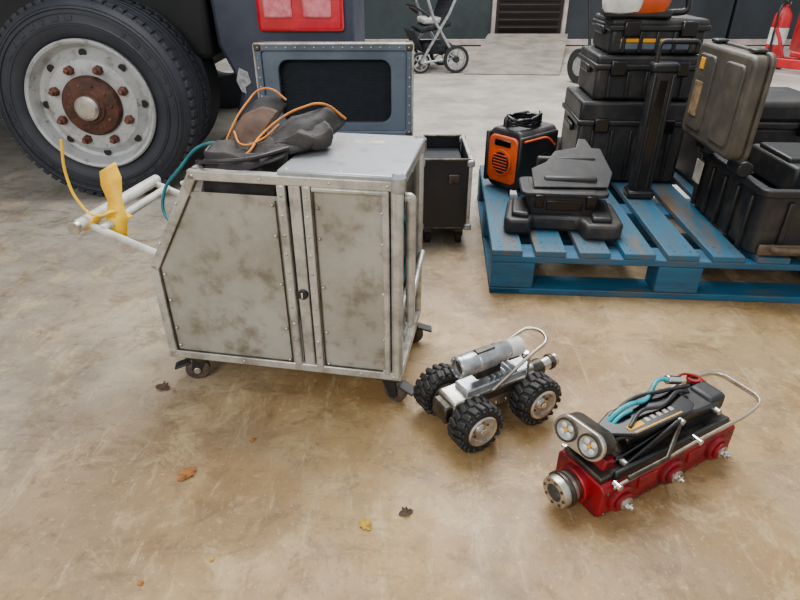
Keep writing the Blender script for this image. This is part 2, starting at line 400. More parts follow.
bolts(cb,'lid_rivets',[(x,y,zt+.0095) for x in(-.245,-.13,-.012) for y in(.015,.3)]+[(-.012,.1,zt+.0095),(-.012,.2,zt+.0095),(-.245,.15,zt+.0095)],(0,0,1),.0036,.0028,RIVET)
box(cb,'lid_sticker',(-.12,.245,zt+.0105),(.07,.03,.0008),PAPER,rot=(0,0,8),bevel=0)
for k,(y) in enumerate((.012,D-.012)):
    cyl(cb,'corner_ball_%d'%k,(-.010,y,zt-.03),(-.010,y,zt+.014),.017,SILV,seg=24,ch=.008)
tube(cb,'side_rail_low',[(-.012,.012,zb+.17),(-.012,D-.012,zb+.17)],.009,ALU2,smooth=False)
tube(cb,'side_diag',[(.002,.012,zb+.13),(.002,D-.012,zb+.20)],.008,ALU2,smooth=False)
box(cb,'side_panel_low',(-.02,D/2,zb+.08),(.004,D-.05,.13),STEELD)
tube(cb,'side_grip',rpts([(.0,.045,.53),(.012,.045,.53),(.012,.045,.22),(.0,.045,.22)],.010),.011,ALU2,smooth=False)
tube(cb,'hose_inside',[(-.03,.10,.50),(-.01,.13,.42),(-.015,.12,.32),(-.03,.09,.25)],.005,TEAL)
cyl(cb,'reel_drum',(-.05,.20,.38),(-.02,.20,.38),.09,BLACK,seg=32)
def caster(par,x,y,ang,brake=True,i=0):
    r=.031
    box(par,'caster_plate_%d'%i,(x,y,zb-.003),(.062,.062,.006),STEELD,bevel=.002)
    c,s=math.cos(math.radians(ang)),math.sin(math.radians(ang))
    d=Vector((c,s,0));n=Vector((-s,c,0));P=Vector((x,y,0))
    cyl(par,'caster_swivel_%d'%i,P+Vector((0,0,zb-.022)),P+Vector((0,0,zb-.005)),.019,STEELD)
    w=P+d*.016+Vector((0,0,r))
    lathe(par,'caster_wheel_%d'%i,[(.006,-.012),(r*.8,-.012),(r,-.008),(r,.008),(r*.8,.012),(.006,.012)],w,n,WHEELC,32,closed=True)
    cyl(par,'caster_hub_%d'%i,w-n*.018,w+n*.018,.009,STEEL)
    for sg in(-1,1):
        q=w+n*.0155*sg
        prism(par,'caster_fork_%d_%d'%(i,sg),[(-.034,.045),(.006,.045),(.014,.0),(.006,-.012),(-.006,-.012),(-.012,.0)],q-n*.0015,d,(0,0,1),.003,BLACK,bevel=.0008)
    if brake: box(par,'caster_brake_%d'%i,w+d*.034+Vector((0,0,.018)),(.044,.030,.006),BLACKD,rot=(0,18,ang),bevel=.002)
caster(cb,-.535,.035,200,True,0)
caster(cb,-.035,.035,-20,True,1)
caster(cb,-.035,D-.035,10,True,2)
caster(cb,-.535,D-.035,160,True,3)
hz=.375
for k,y in enumerate((.012,D-.02)):
    tube(cb,'handle_arm_%d'%k,[(xl+.03,y,hz-.01),(xl-.14,y,hz+.055)],.0085,WHITE,smooth=False)
tube(cb,'handle_stay',[(xl+.10,D-.02,hz+.12),(xl-.06,D-.02,hz+.06)],.006,WHITE,smooth=False)
cyl(cb,'handle_crossbar',(xl-.145,-.02,hz+.06),(xl-.145,D+.0,hz+.06),.014,WHITE)
cyl(cb,'handle_crossbar_inner',(xl-.105,.01,hz+.045),(xl-.105,D-.02,hz+.045),.010,WHITE)
cyl(cb,'handle_end_cap',(xl-.145,-.03,hz+.06),(xl-.145,-.018,hz+.06),.016,STEEL)
tube(cb,'teal_hose',[(-.43,.20,.575),(-.52,.20,.575),(-.585,.19,.52),(-.645,.18,.44),(-.63,.16,.39),(-.58,.15,.385),(-.545,.16,.42)],.0042,TEAL)
tube(cb,'yellow_strap',[(xl-.09,.05,hz+.075),(xl-.12,.02,hz+.075),(xl-.15,.02,hz+.10),(xl-.165,.02,hz+.17),(xl-.16,.03,hz+.245)],.003,YEL)
def strip(par,name,pts,ws,mat,thick=.002,n=6):
    bm=bmesh.new(); A=[];B=[]
    for k in range(len(pts)-1):
        for j in range(n+(k==len(pts)-2)):
            t=j/n; p=Vector(pts[k]).lerp(Vector(pts[k+1]),t); w=Vector(ws[k]).lerp(Vector(ws[k+1]),t)
            A.append(bm.verts.new(p-w/2));B.append(bm.verts.new(p+w/2))
    for i in range(len(A)-1): bm.faces.new((A[i],A[i+1],B[i+1],B[i]))
    o=fin(bm,name,par,mat,smooth=True,angle=80); s=o.modifiers.new('so','SOLIDIFY'); s.thickness=thick
    return o
strip(cb,'yellow_tag',[(xl-.118,.10,hz+.165),(xl-.106,.085,hz+.135),(xl-.098,.07,hz+.095),(xl-.090,.05,hz+.055),(xl-.088,.04,hz+.015)],[(.040,.01,.022),(.044,.02,.016),(.046,-.01,.010),(.044,.02,.004),(.030,.02,.0)],YEL)
strip(cb,'yellow_tag_b',[(xl-.080,.08,hz+.045),(xl-.10,.05,hz+.078),(xl-.118,.03,hz+.072),(xl-.135,.01,hz+.045)],[(.008,.034,0)]*4,YEL)

# ------------------------------------------------------------ canvas bag lying in the cabinet
bg=root('canvas_tool_bag',(-.262,1.335,.0),-10)
def lump(par,name,c,s,mat,rot=(0,0,0),amp=.02,fr=9,seed=0,power=.75,dent=0,ridge=0):
    bm=bmesh.new(); bmesh.ops.create_cube(bm,size=2)
    bmesh.ops.subdivide_edges(bm,edges=bm.edges,cuts=22,use_grid_fill=True)
    for v in bm.verts:
        q=v.co.normalized(); v.co=v.co.lerp(q*1.25,power)
        v.co=Vector((v.co.x*s[0]/2,v.co.y*s[1]/2,v.co.z*s[2]/2))
        p=v.co*fr+Vector((seed,seed*2,0))
        n=mnoise.noise_vector(p)+.5*mnoise.noise_vector(v.co*fr*2.3+Vector((0,seed,9)))
        v.co+=n*amp
        if ridge: v.co.z+=ridge*(.5-abs(mnoise.noise(p*1.8)))-ridge*.4; v.co.x+=ridge*(.3-abs(mnoise.noise(p*1.5+Vector((5,5,5)))))
    bmesh.ops.transform(bm,matrix=Matrix.Translation(c)@rotm(rot),verts=bm.verts)
    return fin(bm,name,par,mat,smooth=True,angle=180)
lump(bg,'bag_body',(-.075,-.045,.53),(.16,.19,.16),CANVAS,amp=.014,seed=1,power=.4,ridge=.03)
lump(bg,'bag_front_fold',(-.035,-.09,.580),(.13,.08,.05),CANVAS,rot=(8,-10,20),amp=.01,seed=3,power=.45,ridge=.025)
lump(bg,'bag_side_fold',(.035,.01,.612),(.12,.15,.045),CANVAS,rot=(-4,-10,22),amp=.01,seed=5,power=.45,ridge=.03)
def flap(name,pts,mat,th=.005,wr=.009):
    rows=len(pts); cols=len(pts[0]); n=14
    def samp(arr,t):
        k=t*(len(arr)-1); i=min(int(k),len(arr)-2); f=k-i
        p0=arr[max(i-1,0)];p1=arr[i];p2=arr[i+1];p3=arr[min(i+2,len(arr)-1)]
        return .5*((2*p1)+(p2-p0)*f+(2*p0-5*p1+4*p2-p3)*f*f+(3*p1-p0-3*p2+p3)*f**3)
    P=[[Vector(p) for p in r] for r in pts]
    bm=bmesh.new(); g=[]
    for a in range(n+1):
        row=[samp([P[r][c] for r in range(rows)],a/n) for c in range(cols)]
        g.append([samp(row,b/n) for b in range(n+1)])
    V=[]
    for r in g:
        vr=[]
        for p in r:
            w=mnoise.noise(p*20)+.5*mnoise.noise(p*45)
            vr.append(bm.verts.new(p+Vector((.3,-.6,.7))*w*wr))
        V.append(vr)
    for a,b in zip(V,V[1:]):
        for i in range(n): bm.faces.new((a[i],a[i+1],b[i+1],b[i]))
    o=fin(bm,name,bg,mat,smooth=True,angle=180); s=o.modifiers.new('so','SOLIDIFY'); s.thickness=th
flap('flap_left',[[(-.160,-.07,.52),(-.150,-.02,.56),(-.14,.04,.59)],[(-.135,-.08,.54),(-.118,-.02,.62),(-.100,.05,.665)],[(-.10,-.08,.55),(-.08,-.01,.635),(-.055,.07,.688)],[(-.07,-.08,.545),(-.045,-.01,.61),(-.02,.08,.665)]],CANVAS)
flap('lining',[[(-.13,-.10,.565),(-.115,-.055,.61),(-.10,.01,.655)],[(-.10,-.105,.575),(-.078,-.055,.625),(-.055,.02,.672)],[(-.06,-.105,.575),(-.04,-.05,.62),(-.02,.02,.664)]],CANVASB,wr=.005)
flap('flap_right',[[(-.05,-.11,.575),(-.03,-.04,.61),(.0,.05,.645)],[(-.01,-.11,.588),(.025,-.03,.640),(.05,.06,.655)],[(.05,-.08,.598),(.07,-.01,.645),(.09,.07,.66)],[(.075,-.04,.594),(.10,.02,.61),(.12,.09,.625)]],CANVAS)
flap('flap_front',[[(-.09,-.13,.60),(-.03,-.12,.605),(.04,-.09,.605)],[(-.10,-.155,.580),(-.04,-.15,.588),(.03,-.12,.598)],[(-.105,-.165,.55),(-.06,-.165,.565),(.0,-.14,.593)]],CANVAS,wr=.005)
tube(bg,'piping_left',[(-.138,-.08,.55),(-.12,-.03,.622),(-.10,.04,.675),(-.078,.075,.698),(-.052,.078,.698),(-.02,.08,.675)],.0025,PIPING)
tube(bg,'piping_mid',[(-.10,-.11,.585),(-.06,-.115,.592),(-.035,-.05,.626),(.0,-.0,.655),(.03,.03,.668),(.075,.065,.672),(.12,.09,.635)],.0028,PIPING)
tube(bg,'piping_low',[(-.10,-.05,.63),(-.07,-.08,.610),(-.03,-.07,.620),(.0,-.03,.645)],.0022,PIPING)
tube(bg,'bag_strap',[(-.17,-.09,.565),(-.12,-.16,.593),(-.03,-.15,.60),(.04,-.09,.61)],.005,BLACK)
tube(bg,'bag_cable',[(-.15,.02,.60),(-.18,.03,.585),(-.20,.0,.57),(-.17,-.05,.56)],.004,BLACK)
box(bg,'bag_buckle',(-.150,-.13,.58),(.026,.010,.016),BLACKG,rot=(0,0,-30),bevel=.004)

# ------------------------------------------------------------ open flight case behind
fc=root('open_flight_case',(-.255,2.18,0),0)
W=.61;Dp=.44;Hh=.33
for nm,c,s in(('base_front',(0,-Dp/2,Hh/2+.01),(W,.012,Hh)),('base_back',(0,Dp/2,Hh/2+.01),(W,.012,Hh)),('base_left',(-W/2,0,Hh/2+.01),(.012,Dp,Hh)),('base_right',(W/2,0,Hh/2+.01),(.012,Dp,Hh)),('base_bottom',(0,0,.016),(W,Dp,.012))):
    box(fc,nm,c,s,GREYC)
box(fc,'foam_fill',(0,0,.14),(W-.03,Dp-.03,.24),FOAM,bevel=.01)
lw=W;lz0=.335;lz1=.69;ly=Dp/2+.01
lh=lz1-lz0; cz=(lz0+lz1)/2
prism(fc,'lid_rim',rrect(lw,lh,.015),(0,ly-.01,cz),(1,0,0),(0,0,1),-.085,GREYC,bevel=.004,hole=rrect(lw-.05,lh-.05,.012))
box(fc,'lid_shell',(0,ly+.072,cz),(lw-.01,.012,lh-.01),GREYC)
prism(fc,'lid_inner_frame',rrect(lw-.05,lh-.05,.012),(0,ly+.0,cz),(1,0,0),(0,0,1),-.03,GREYC,bevel=.003,hole=rrect(.44,.24,.04))
box(fc,'lid_foam',(0,ly+.05,cz),(lw-.06,.02,lh-.06),FOAM)
for i in range(28): box(fc,'foam_rib_%d'%i,(0,ly+.039,cz-.11+i*.0083),(.43,.004,.003),FOAM,bevel=.001)
for s in(-1,1):
    for k in(-1,1): box(fc,'corner_%d_%d'%(s,k),(s*(lw/2-.012),ly+.03,cz+k*(lh/2-.012)),(.03,.088,.03),STEELD,bevel=.006)
    box(fc,'edge_%d'%s,(s*lw/2,ly-.008,cz),(.008,.010,lh),ALU2)
box(fc,'edge_top',(0,ly-.008,lz1),(lw,.010,.008),ALU2); box(fc,'edge_bot',(0,ly-.008,lz0),(lw,.010,.008),ALU2)
bolts(fc,'rivets',[(-.29+i*.0362,ly-.014,lz1-.012) for i in range(17)]+[(s*.292,ly-.014,.36+i*.035) for i in range(9) for s in(-1,1)],(0,-1,0),.003,.002,RIVET)
# ------------------------------------------------------------ black flight case
bc=root('black_flight_case',(.168,2.24,0),0)
w,d_,hh=.18,.34,.27;z0=.07
for nm,c,s in (('side_front',(0,-d_/2,z0+hh/2),(w,.01,hh)),('side_back',(0,d_/2,z0+hh/2),(w,.01,hh)),('side_left',(-w/2,0,z0+hh/2),(.01,d_,hh)),('side_right',(w/2,0,z0+hh/2),(.01,d_,hh)),('bottom',(0,0,z0+.01),(w,d_,.012)),('contents',(0,0,z0+.12),(w-.03,d_-.03,.21))):
    box(bc,nm,c,s,NAVY)
for sx in(-1,1):
    for sy in(-1,1):
        box(bc,'edge_v',(sx*w/2,sy*d_/2,z0+hh/2),(.014,.014,hh),STEELD if sx<0 else ALU2)
        for zz in (z0+.012,z0+hh-.012): box(bc,'corner',(sx*w/2,sy*d_/2,zz),(.028,.028,.026),SILV,bevel=.006)
        P=(sx*(w/2-.03),sy*(d_/2-.04))
        cyl(bc,'wheel',(P[0]-.012,P[1],.026),(P[0]+.012,P[1],.026),.026,RUB); box(bc,'fork',(P[0],P[1],.05),(.034,.03,.04),STEELD)
for zz in(z0+.006,z0+hh):
    for sy in(-1,1): box(bc,'edge_x',(0,sy*d_/2,zz),(w,.014,.010),STEELD)
    for sx in(-1,1): box(bc,'edge_y',(sx*w/2,0,zz),(.014,d_,.010),ALU2)
box(bc,'latch',(.03,-d_/2-.008,z0+.20),(.04,.008,.035),STEELD,bevel=.003)

# ------------------------------------------------------------ pallet
pl=root('blue_pallet',(.298,1.69,0),-4)
PW,PD=1.2,.92
nb=9; bw=.098; gap=(PW-nb*bw)/(nb-1)
for i in range(nb):
    x=bw/2+i*(bw+gap)
    box(pl,'deck_board_%d'%i,(x,PD/2,.149),(bw,PD,.02),BLUE,bevel=.003,rot=(0,random.uniform(-.4,.4),random.uniform(-.4,.4)))
for k,y in enumerate((.05,PD/2,PD-.05)):
    box(pl,'stringer_%d'%k,(PW/2,y,.128),(PW,.1,.022),BLUEX)
    box(pl,'bottom_board_%d'%k,(PW/2,y,.012),(PW,.1,.022),BLUEX)
    for j,x in enumerate((.07,PW/2,PW-.07)): box(pl,'block_%d_%d'%(k,j),(x,y,.07),(.14,.1,.094),BLUEX,bevel=.006)
for j,x in enumerate((.05,PW-.05)): box(pl,'bottom_cross_%d'%j,(x,PD/2,.012),(.1,PD,.02),BLUEX)
bolts(pl,'nails',[(bw/2+i*(bw+gap)+dx,y,.159) for i in range(nb) for dx in(-.025,.025) for y in(.03,.07,PD/2,PD-.05)],(0,0,1),.004,.0015,STEELD)
PZ=.16
# ------------------------------------------------------------ jobsite radio
ht=root('orange_jobsite_radio',(.487,2.33,PZ),-50)
bx=rrect(.17,.235,.035,5,0,.125)
prism(ht,'body',bx,(0,-.10,0),(1,0,0),(0,0,1),-.22,BLACKD,bevel=.012,seg=3)
prism(ht,'front_panel',rrect(.148,.185,.03,5,0,.125),(0,-.10,0),(1,0,0),(0,0,1),.012,ORANGE,bevel=.005)
cyl(ht,'speaker_ring',(0,-.111,.115),(0,-.12,.115),.052,ORANGE)
cyl(ht,'speaker_grille',(0,-.12,.115),(0,-.1225,.115),.042,BLACK)
for i in range(6): box(ht,'grille_bar_%d'%i,(0,-.1235,.085+i*.012),(.07,.003,.004),ORANGE,bevel=.001)
box(ht,'display',(0,-.114,.19),(.08,.006,.025),BLACKG,bevel=.003)
for s in(-1,1): box(ht,'guard_%d'%s,(s*.082,0,.125),(.02,.23,.20),BLACK,bevel=.008)
tube(ht,'side_orange_trim',rpts([(.095,-.10,.21),(.095,.04,.21),(.095,.09,.17)],.03),.004,ORANGE,smooth=False)
tube(ht,'carry_handle',rpts([(-.04,-.06,.235),(-.04,-.06,.275),(-.04,.08,.275),(-.04,.08,.235)],.02),.009,BLACK,smooth=False)
pts=[]
for i in range(60):
    a=i*2*pi/14; pts.append((.045*math.cos(a)+.01,-.01+.085*math.sin(a),.255+.012*math.sin(a*1.7)+i*.0004))
tube(ht,'power_cable',pts,.006,BLACKG)
cyl(ht,'side_dial',(.092,.03,.10),(.10,.03,.10),.05,BLACK)
# ------------------------------------------------------------ open moulded tool case: sled-like tray with angled cover
ot=root('open_power_tool_case',(.560,1.905,PZ),-6)
prism(ot,'tray',[(-.20,-.09),(-.185,-.115),(-.115,-.115),(-.10,-.070),(.05,-.070),(.065,-.14),(.165,-.14),(.19,-.11),(.19,.08),(.15,.11),(-.13,.11),(-.18,.08)],(0,0,0),(1,0,0),(0,1,0),.055,BLACKD,bevel=.012,seg=3)
prism(ot,'tray_step_l',[(-.175,-.08),(-.12,-.095),(-.105,.08),(-.165,.06)],(0,0,.05),(1,0,0),(0,1,0),.022,BLACK,bevel=.008,seg=3)
prism(ot,'tray_step_r',[(.085,-.115),(.15,-.115),(.165,.07),(.10,.09)],(0,0,.05),(1,0,0),(0,1,0),.022,BLACK,bevel=.008,seg=3)
prism(ot,'inner_box',rrect(.23,.16,.02,4,-.005,.035),(0,0,.045),(1,0,0),(0,1,0),.085,BLACKD,bevel=.01,seg=3)
prism(ot,'box_lip',rrect(.29,.175,.025,4,.0,.035),(0,0,.115),(1,0,0),(0,1,0),.014,BLACK,bevel=.003)
box(ot,'box_front_recess',(.0,-.046,.085),(.12,.006,.035),BLACKG,bevel=.003)
for s in(-1,1): box(ot,'latch_%d'%s,(s*.085,-.052,.10),(.03,.012,.045),BLACKG,bevel=.003)
uu=Vector((1,.12,.05)).normalized(); vv=Vector((-.10,.82,.56)).normalized()
prism(ot,'angled_cover',[(-.13,-.05),(.12,-.07),(.145,-.01),(.12,.10),(.09,.105),(.075,.145),(.05,.15),(.035,.11),(-.04,.10),(-.075,.055),(-.13,.03)],(.02,.045,.165),uu,vv,.008,BLACKD,bevel=.003)
box(ot,'hinge_block',(.01,.10,.15),(.20,.02,.12),BLACK,bevel=.006)
box(ot,'cover_prop',(.02,.04,.14),(.18,.06,.05),BLACK,bevel=.008)
# ------------------------------------------------------------ stacked toolbox tower
ts=root('rolling_toolbox_stack',(.94,2.52,PZ),-4)
def tbox(z,w,d,h,nm,off=0,lat=BLACKG,xo=0):
    box(ts,nm+'_body',(xo,off,z+h*.38),(w,d,h*.76),BLACKD,bevel=.015,seg=3)
    box(ts,nm+'_rim',(xo,off,z+h*.74),(w+.022,d+.022,.022),BLACK,bevel=.006)
    box(ts,nm+'_lid',(xo,off,z+h*.87),(w+.008,d+.008,h*.24),BLACKD,bevel=.012,seg=3)
    for i in range(5): box(ts,nm+'_rib_%d'%i,(xo-w*.36+i*w*.18,off-d/2-.004,z+h*.36),(.016,.012,h*.6),BLACK,bevel=.004)
    for s in(-1,1): box(ts,nm+'_latch_%d'%s,(xo+s*w*.3,off-d/2-.012,z+h*.72),(.06,.022,.055),lat,bevel=.006)
    for s in(-1,1): box(ts,nm+'_side_grip_%d'%s,(xo+s*(w/2+.008),off,z+h*.62),(.018,d*.45,.03),BLACK,bevel=.006)
tbox(0,.42,.34,.33,'lower')
tbox(.33,.385,.32,.165,'middle',xo=.02)
tbox(.495,.345,.30,.125,'upper',xo=.035)
box(ts,'organiser_tray',(.035,-.153,.545),(.27,.006,.014),YST,bevel=.003)
box(ts,'organiser_tray_b',(.035,-.153,.525),(.27,.006,.022),GREYC,bevel=.003)
for s in(-1,1): cyl(ts,'wheel_%d'%s,(s*.20-.02,.17,.05),(s*.20+.02,.17,.05),.05,RUB)
hd=root('telescopic_tool_module',(.940,2.20,PZ),-6)
box(hd,'column',(0,0,.235),(.08,.05,.47),BLACKD,bevel=.01,seg=3)
for s in(-1,1): box(hd,'side_rail_%d'%s,(s*.032,-.027,.235),(.012,.014,.44),BLACK,bevel=.004)
box(hd,'groove',(0,-.026,.235),(.03,.004,.40),BLACKG,bevel=.001)
box(hd,'head',(0,0,.475),(.095,.06,.035),BLACK,bevel=.01)
box(hd,'foot',(0,-.01,.015),(.10,.08,.03),BLACK,bevel=.008)
tube(hd,'top_grip',rpts([(-.03,0,.48),(-.03,0,.56),(.10,0,.56),(.10,.0,.53)],.02),.009,BLACK,smooth=False)
sw=root('petrol_saw',(.885,2.43,PZ+.620),-10)
lump(sw,'engine_cover',(-.0,0,.062),(.21,.14,.095),ORANGE,amp=.004,power=.5)
lump(sw,'side_cover',(-.06,-.055,.055),(.13,.07,.075),ORWH,amp=.003,power=.5)
box(sw,'base',(0,0,.015),(.24,.13,.03),BLACK,bevel=.008)
tube(sw,'rear_handle',rpts([(.09,0,.09),(.17,0,.10),(.19,0,.02),(.10,0,.015)],.03),.012,BLACK,smooth=False)
tube(sw,'front_handle',rpts([(-.03,-.08,.03),(-.03,-.085,.145),(-.03,.08,.145),(-.03,.08,.03)],.03),.009,BLACK,smooth=False)
# ------------------------------------------------------------ big open equipment case
pc=root('open_equipment_case',(1.095,1.655,PZ),-3)
cw,cd,ch_=.47,.50,.21
prism(pc,'base_shell',rrect(cw,cd,.03,4,cw/2,cd/2),(0,0,0),(1,0,0),(0,1,0),ch_,BLACKD,bevel=.006,hole=rrect(cw-.04,cd-.04,.02,4,cw/2,cd/2))
box(pc,'base_floor',(cw/2,cd/2,.012),(cw-.02,cd-.02,.02),BLACK)
prism(pc,'base_rim',rrect(cw+.03,cd+.03,.035,4,cw/2,cd/2),(0,0,ch_-.02),(1,0,0),(0,1,0),.022,BLACK,bevel=.004,hole=rrect(cw-.02,cd-.02,.025,4,cw/2,cd/2))
for i in range(5): box(pc,'rib_%d'%i,(-.006,.06+i*.095,.09),(.014,.018,.17),BLACK,bevel=.004)
for i in range(3): box(pc,'front_rib_%d'%i,(.08+i*.13,-.006,.09),(.018,.014,.17),BLACK,bevel=.004)
box(pc,'foam',(cw/2,cd/2,.08),(cw-.05,cd-.05,.12),FOAM,bevel=.01)
box(pc,'inner_box',(.24,.26,.20),(.22,.30,.09),BLACKD,bevel=.01); box(pc,'inner_box_lid',(.25,.27,.25),(.23,.2,.02),BLACK,bevel=.006)
lx=-.066; lyc=.285; lzc=.418
prism(pc,'lid_shell',rrect(.395,.300,.03,5,lyc,lzc),(lx-.035,0,0),(0,1,0),(0,0,1),.048,OLIVE,bevel=.012,seg=3)
prism(pc,'lid_rim',rrect(.41,.315,.035,5,lyc,lzc),(lx+.010,0,0),(0,1,0),(0,0,1),.014,OLIVE,bevel=.004)
for i in range(2):
    prism(pc,'lid_raised_%d'%i,rrect(.13,.24,.02,4,lyc-.10+i*.20,lzc),(lx-.042,0,0),(0,1,0),(0,0,1),.012,OLIVE,bevel=.005)
box(pc,'lid_label_yellow',(lx-.043,lyc+.12,lzc+.09),(.004,.028,.035),YST,bevel=.001)
box(pc,'lid_label_paper',(lx-.0435,lyc+.11,lzc-.02),(.004,.06,.11),WPAP,bevel=.001)
for y in(lyc-.13,lyc+.13):
    cyl(pc,'hinge',(-.022,y-.04,.235),(-.022,y+.04,.235),.024,BLACK)
    box(pc,'lid_latch',(lx-.0,y,lzc+.158),(.040,.05,.012),BLACK,bevel=.005)
box(pc,'base_label',(-.016,.44,.13),(.003,.06,.08),PAPER,bevel=.001)
tube(pc,'front_handle',rpts([(.06,-.01,.03),(.06,-.035,.03),(.24,-.035,.03),(.24,-.01,.03)],.015),.011,BRNR,smooth=False)
box(pc,'front_trim',(.15,-.012,.022),(.26,.012,.035),BRNR,bevel=.004)
kb=root('black_equipment_case',(1.42,2.40,PZ),-3)
box(kb,'body',(0,0,.13),(.42,.34,.26),BLACKD,bevel=.02,seg=3); box(kb,'rim',(0,0,.265),(.445,.365,.025),BLACK,bevel=.006)
box(kb,'lid',(0,0,.31),(.42,.34,.08),BLACKD,bevel=.02,seg=3)
for s in(-1,1): box(kb,'latch_%d'%s,(s*.12,-.185,.26),(.06,.02,.06),BLACKG,bevel=.005)

# ------------------------------------------------------------ pipe crawler (wheeled)
r1=root('pipe_inspection_crawler',(.208,1.090,0),30.5)
WR=.0615
def knobby(par,cx,cy,side,i):
    P=Vector((cx,cy,WR)); axd=Vector((0,side,0))
    w=.025
    lathe(par,'tyre_%d'%i,[(.034,-w),(.046,-w-.002),(.054,-w*.8),(.0565,-w*.3),(.0565,w*.3),(.054,w*.8),(.046,w+.002),(.034,w)],P,axd,RUBK,48,closed=True)
    bm=bmesh.new(); m,_=axm(P,P+axd)
    n=18
    for k in range(n):
        for row,off in((-1,0),(1,.5)):
            a=2*pi*(k+off)/n
            T=m@Matrix.Rotation(a,4,'Z')@Matrix.Translation((.0562,0,row*.0118))@Matrix.Rotation(row*.30,4,'X')@Matrix.Diagonal((.010,.0135,.025,1))
            bmesh.ops.create_cube(bm,size=1,matrix=T)
            T=m@Matrix.Rotation(a,4,'Z')@Matrix.Translation((.0505,0,row*.0245))@Matrix.Rotation(-row*.5,4,'Y')@Matrix.Diagonal((.014,.010,.007,1))
            bmesh.ops.create_cube(bm,size=1,matrix=T)
    fin(bm,'tread_blocks_%d'%i,par,RUBK,bevel=.003)
    lathe(par,'rim_%d'%i,[(.038,w-.004),(.039,w+.003),(.036,w+.006),(.031,w+.004),(.029,w-.008),(.018,w-.012),(.016,w-.006),(.012,w-.002),(0,w-.002)],P,axd,STEEL,40)
    lathe(par,'rim_back_%d'%i,[(.036,-w+.004),(.03,-w-.002),(0,-w-.002)],P,axd,STEELD,32)
    bolts(par,'rim_bolts_%d'%i,[P+axd*(w-.010)+Vector((.023*math.cos(a),0,.023*math.sin(a))) for a in [q*pi/3 for q in range(6)]],axd,.003,.003,STEELD)
    cyl(par,'axle_nut_%d'%i,P+axd*(w-.004),P+axd*(w+.006),.008,CHROME,seg=6)
i=0
for cx in(-.088,.088):
    for cy,s in((-.072,-1),(.072,1)):
        knobby(r1,cx,cy,s,i); i+=1
box(r1,'chassis',(.0,0,.075),(.24,.070,.055),STEEL,bevel=.006,seg=3)
box(r1,'chassis_top',(.02,0,.108),(.20,.050,.016),SILV,bevel=.004)
for k in range(6): box(r1,'cooling_fin_%d'%k,(-.015+k*.016,0,.121),(.006,.046,.016),SILV,bevel=.0015)
box(r1,'front_block',(-.125,0,.07),(.03,.055,.045),STEELD,bevel=.005)
for sy in (-1,1):
    bolts(r1,'side_bolts',[(x,sy*.0355,z) for x in(-.03,0,.03) for z in(.06,.09)],(0,sy,0),.004,.003,CHROME)
    box(r1,'side_guard',(.0,sy*.040,.098),(.11,.006,.022),STEELD,bevel=.002)
box(r1,'camera_mount',(-.01,0,.142),(.07,.026,.03),STEELD,bevel=.004)
cz=.173
lathe(r1,'camera_head',[(0,.080),(.023,.080),(.026,.075),(.026,.045),(.0245,.043),(.0245,.038),(.026,.036),(.026,-.01),(.0235,-.014),(.0235,-.045),(.020,-.05),(.020,-.075),(0,-.075)],(-.006,0,cz),(-1,0,0),SILV,40)
ring(r1,'lens_bezel',(-.084,0,cz),(-1,0,0),.0265,.019,.010,SILV)
lathe(r1,'lens',[(.020,0),(.013,.005),(0,.007)],(-.084,0,cz),(-1,0,0),GLASS,32)
bolts(r1,'led_ring',[(-.0935,.0225*math.cos(a),cz+.0225*math.sin(a)) for a in[q*pi/4 for q in range(8)]],(-1,0,0),.0022,.002,LED)
cyl(r1,'camera_tail_cap',(.049,0,cz),(.089,0,cz),.022,WHITE)
box(r1,'camera_top_plate',(-.02,0,cz+.025),(.05,.018,.006),STEELD,bevel=.002)
cyl(r1,'rear_socket',(.12,0,.08),(.165,0,.082),.022,STEELD); cyl(r1,'rear_plug',(.165,0,.082),(.215,0,.086),.0165,STEEL); ring(r1,'rear_collar',(.19,0,.084),(1,0,0),.02,.014,.012,STEELD)
cyl(r1,'rear_valve',(.13,.02,.10),(.13,.02,.125),.009,CHROME)
hp=[(-.055,-.038,.085),(.09,-.038,.168),(.14,-.036,.186),(.155,0,.190),(.14,.036,.186),(.09,.038,.168),(-.055,.038,.085)]
tube(r1,'carry_handle',rpts(hp,.03),.0042,STEEL,smooth=False)
tube(r1,'handle_stay_a',[(.085,-.038,.09),(.085,-.038,.165)],.0035,STEEL,smooth=False)
tube(r1,'handle_stay_b',[(.085,.038,.09),(.085,.038,.165)],.0035,STEEL,smooth=False)
cyl(r1,'handle_pivot_a',(-.055,-.045,.085),(-.055,-.030,.085),.008,CHROME); cyl(r1,'handle_pivot_b',(-.055,.045,.085),(-.055,.030,.085),.008,CHROME)

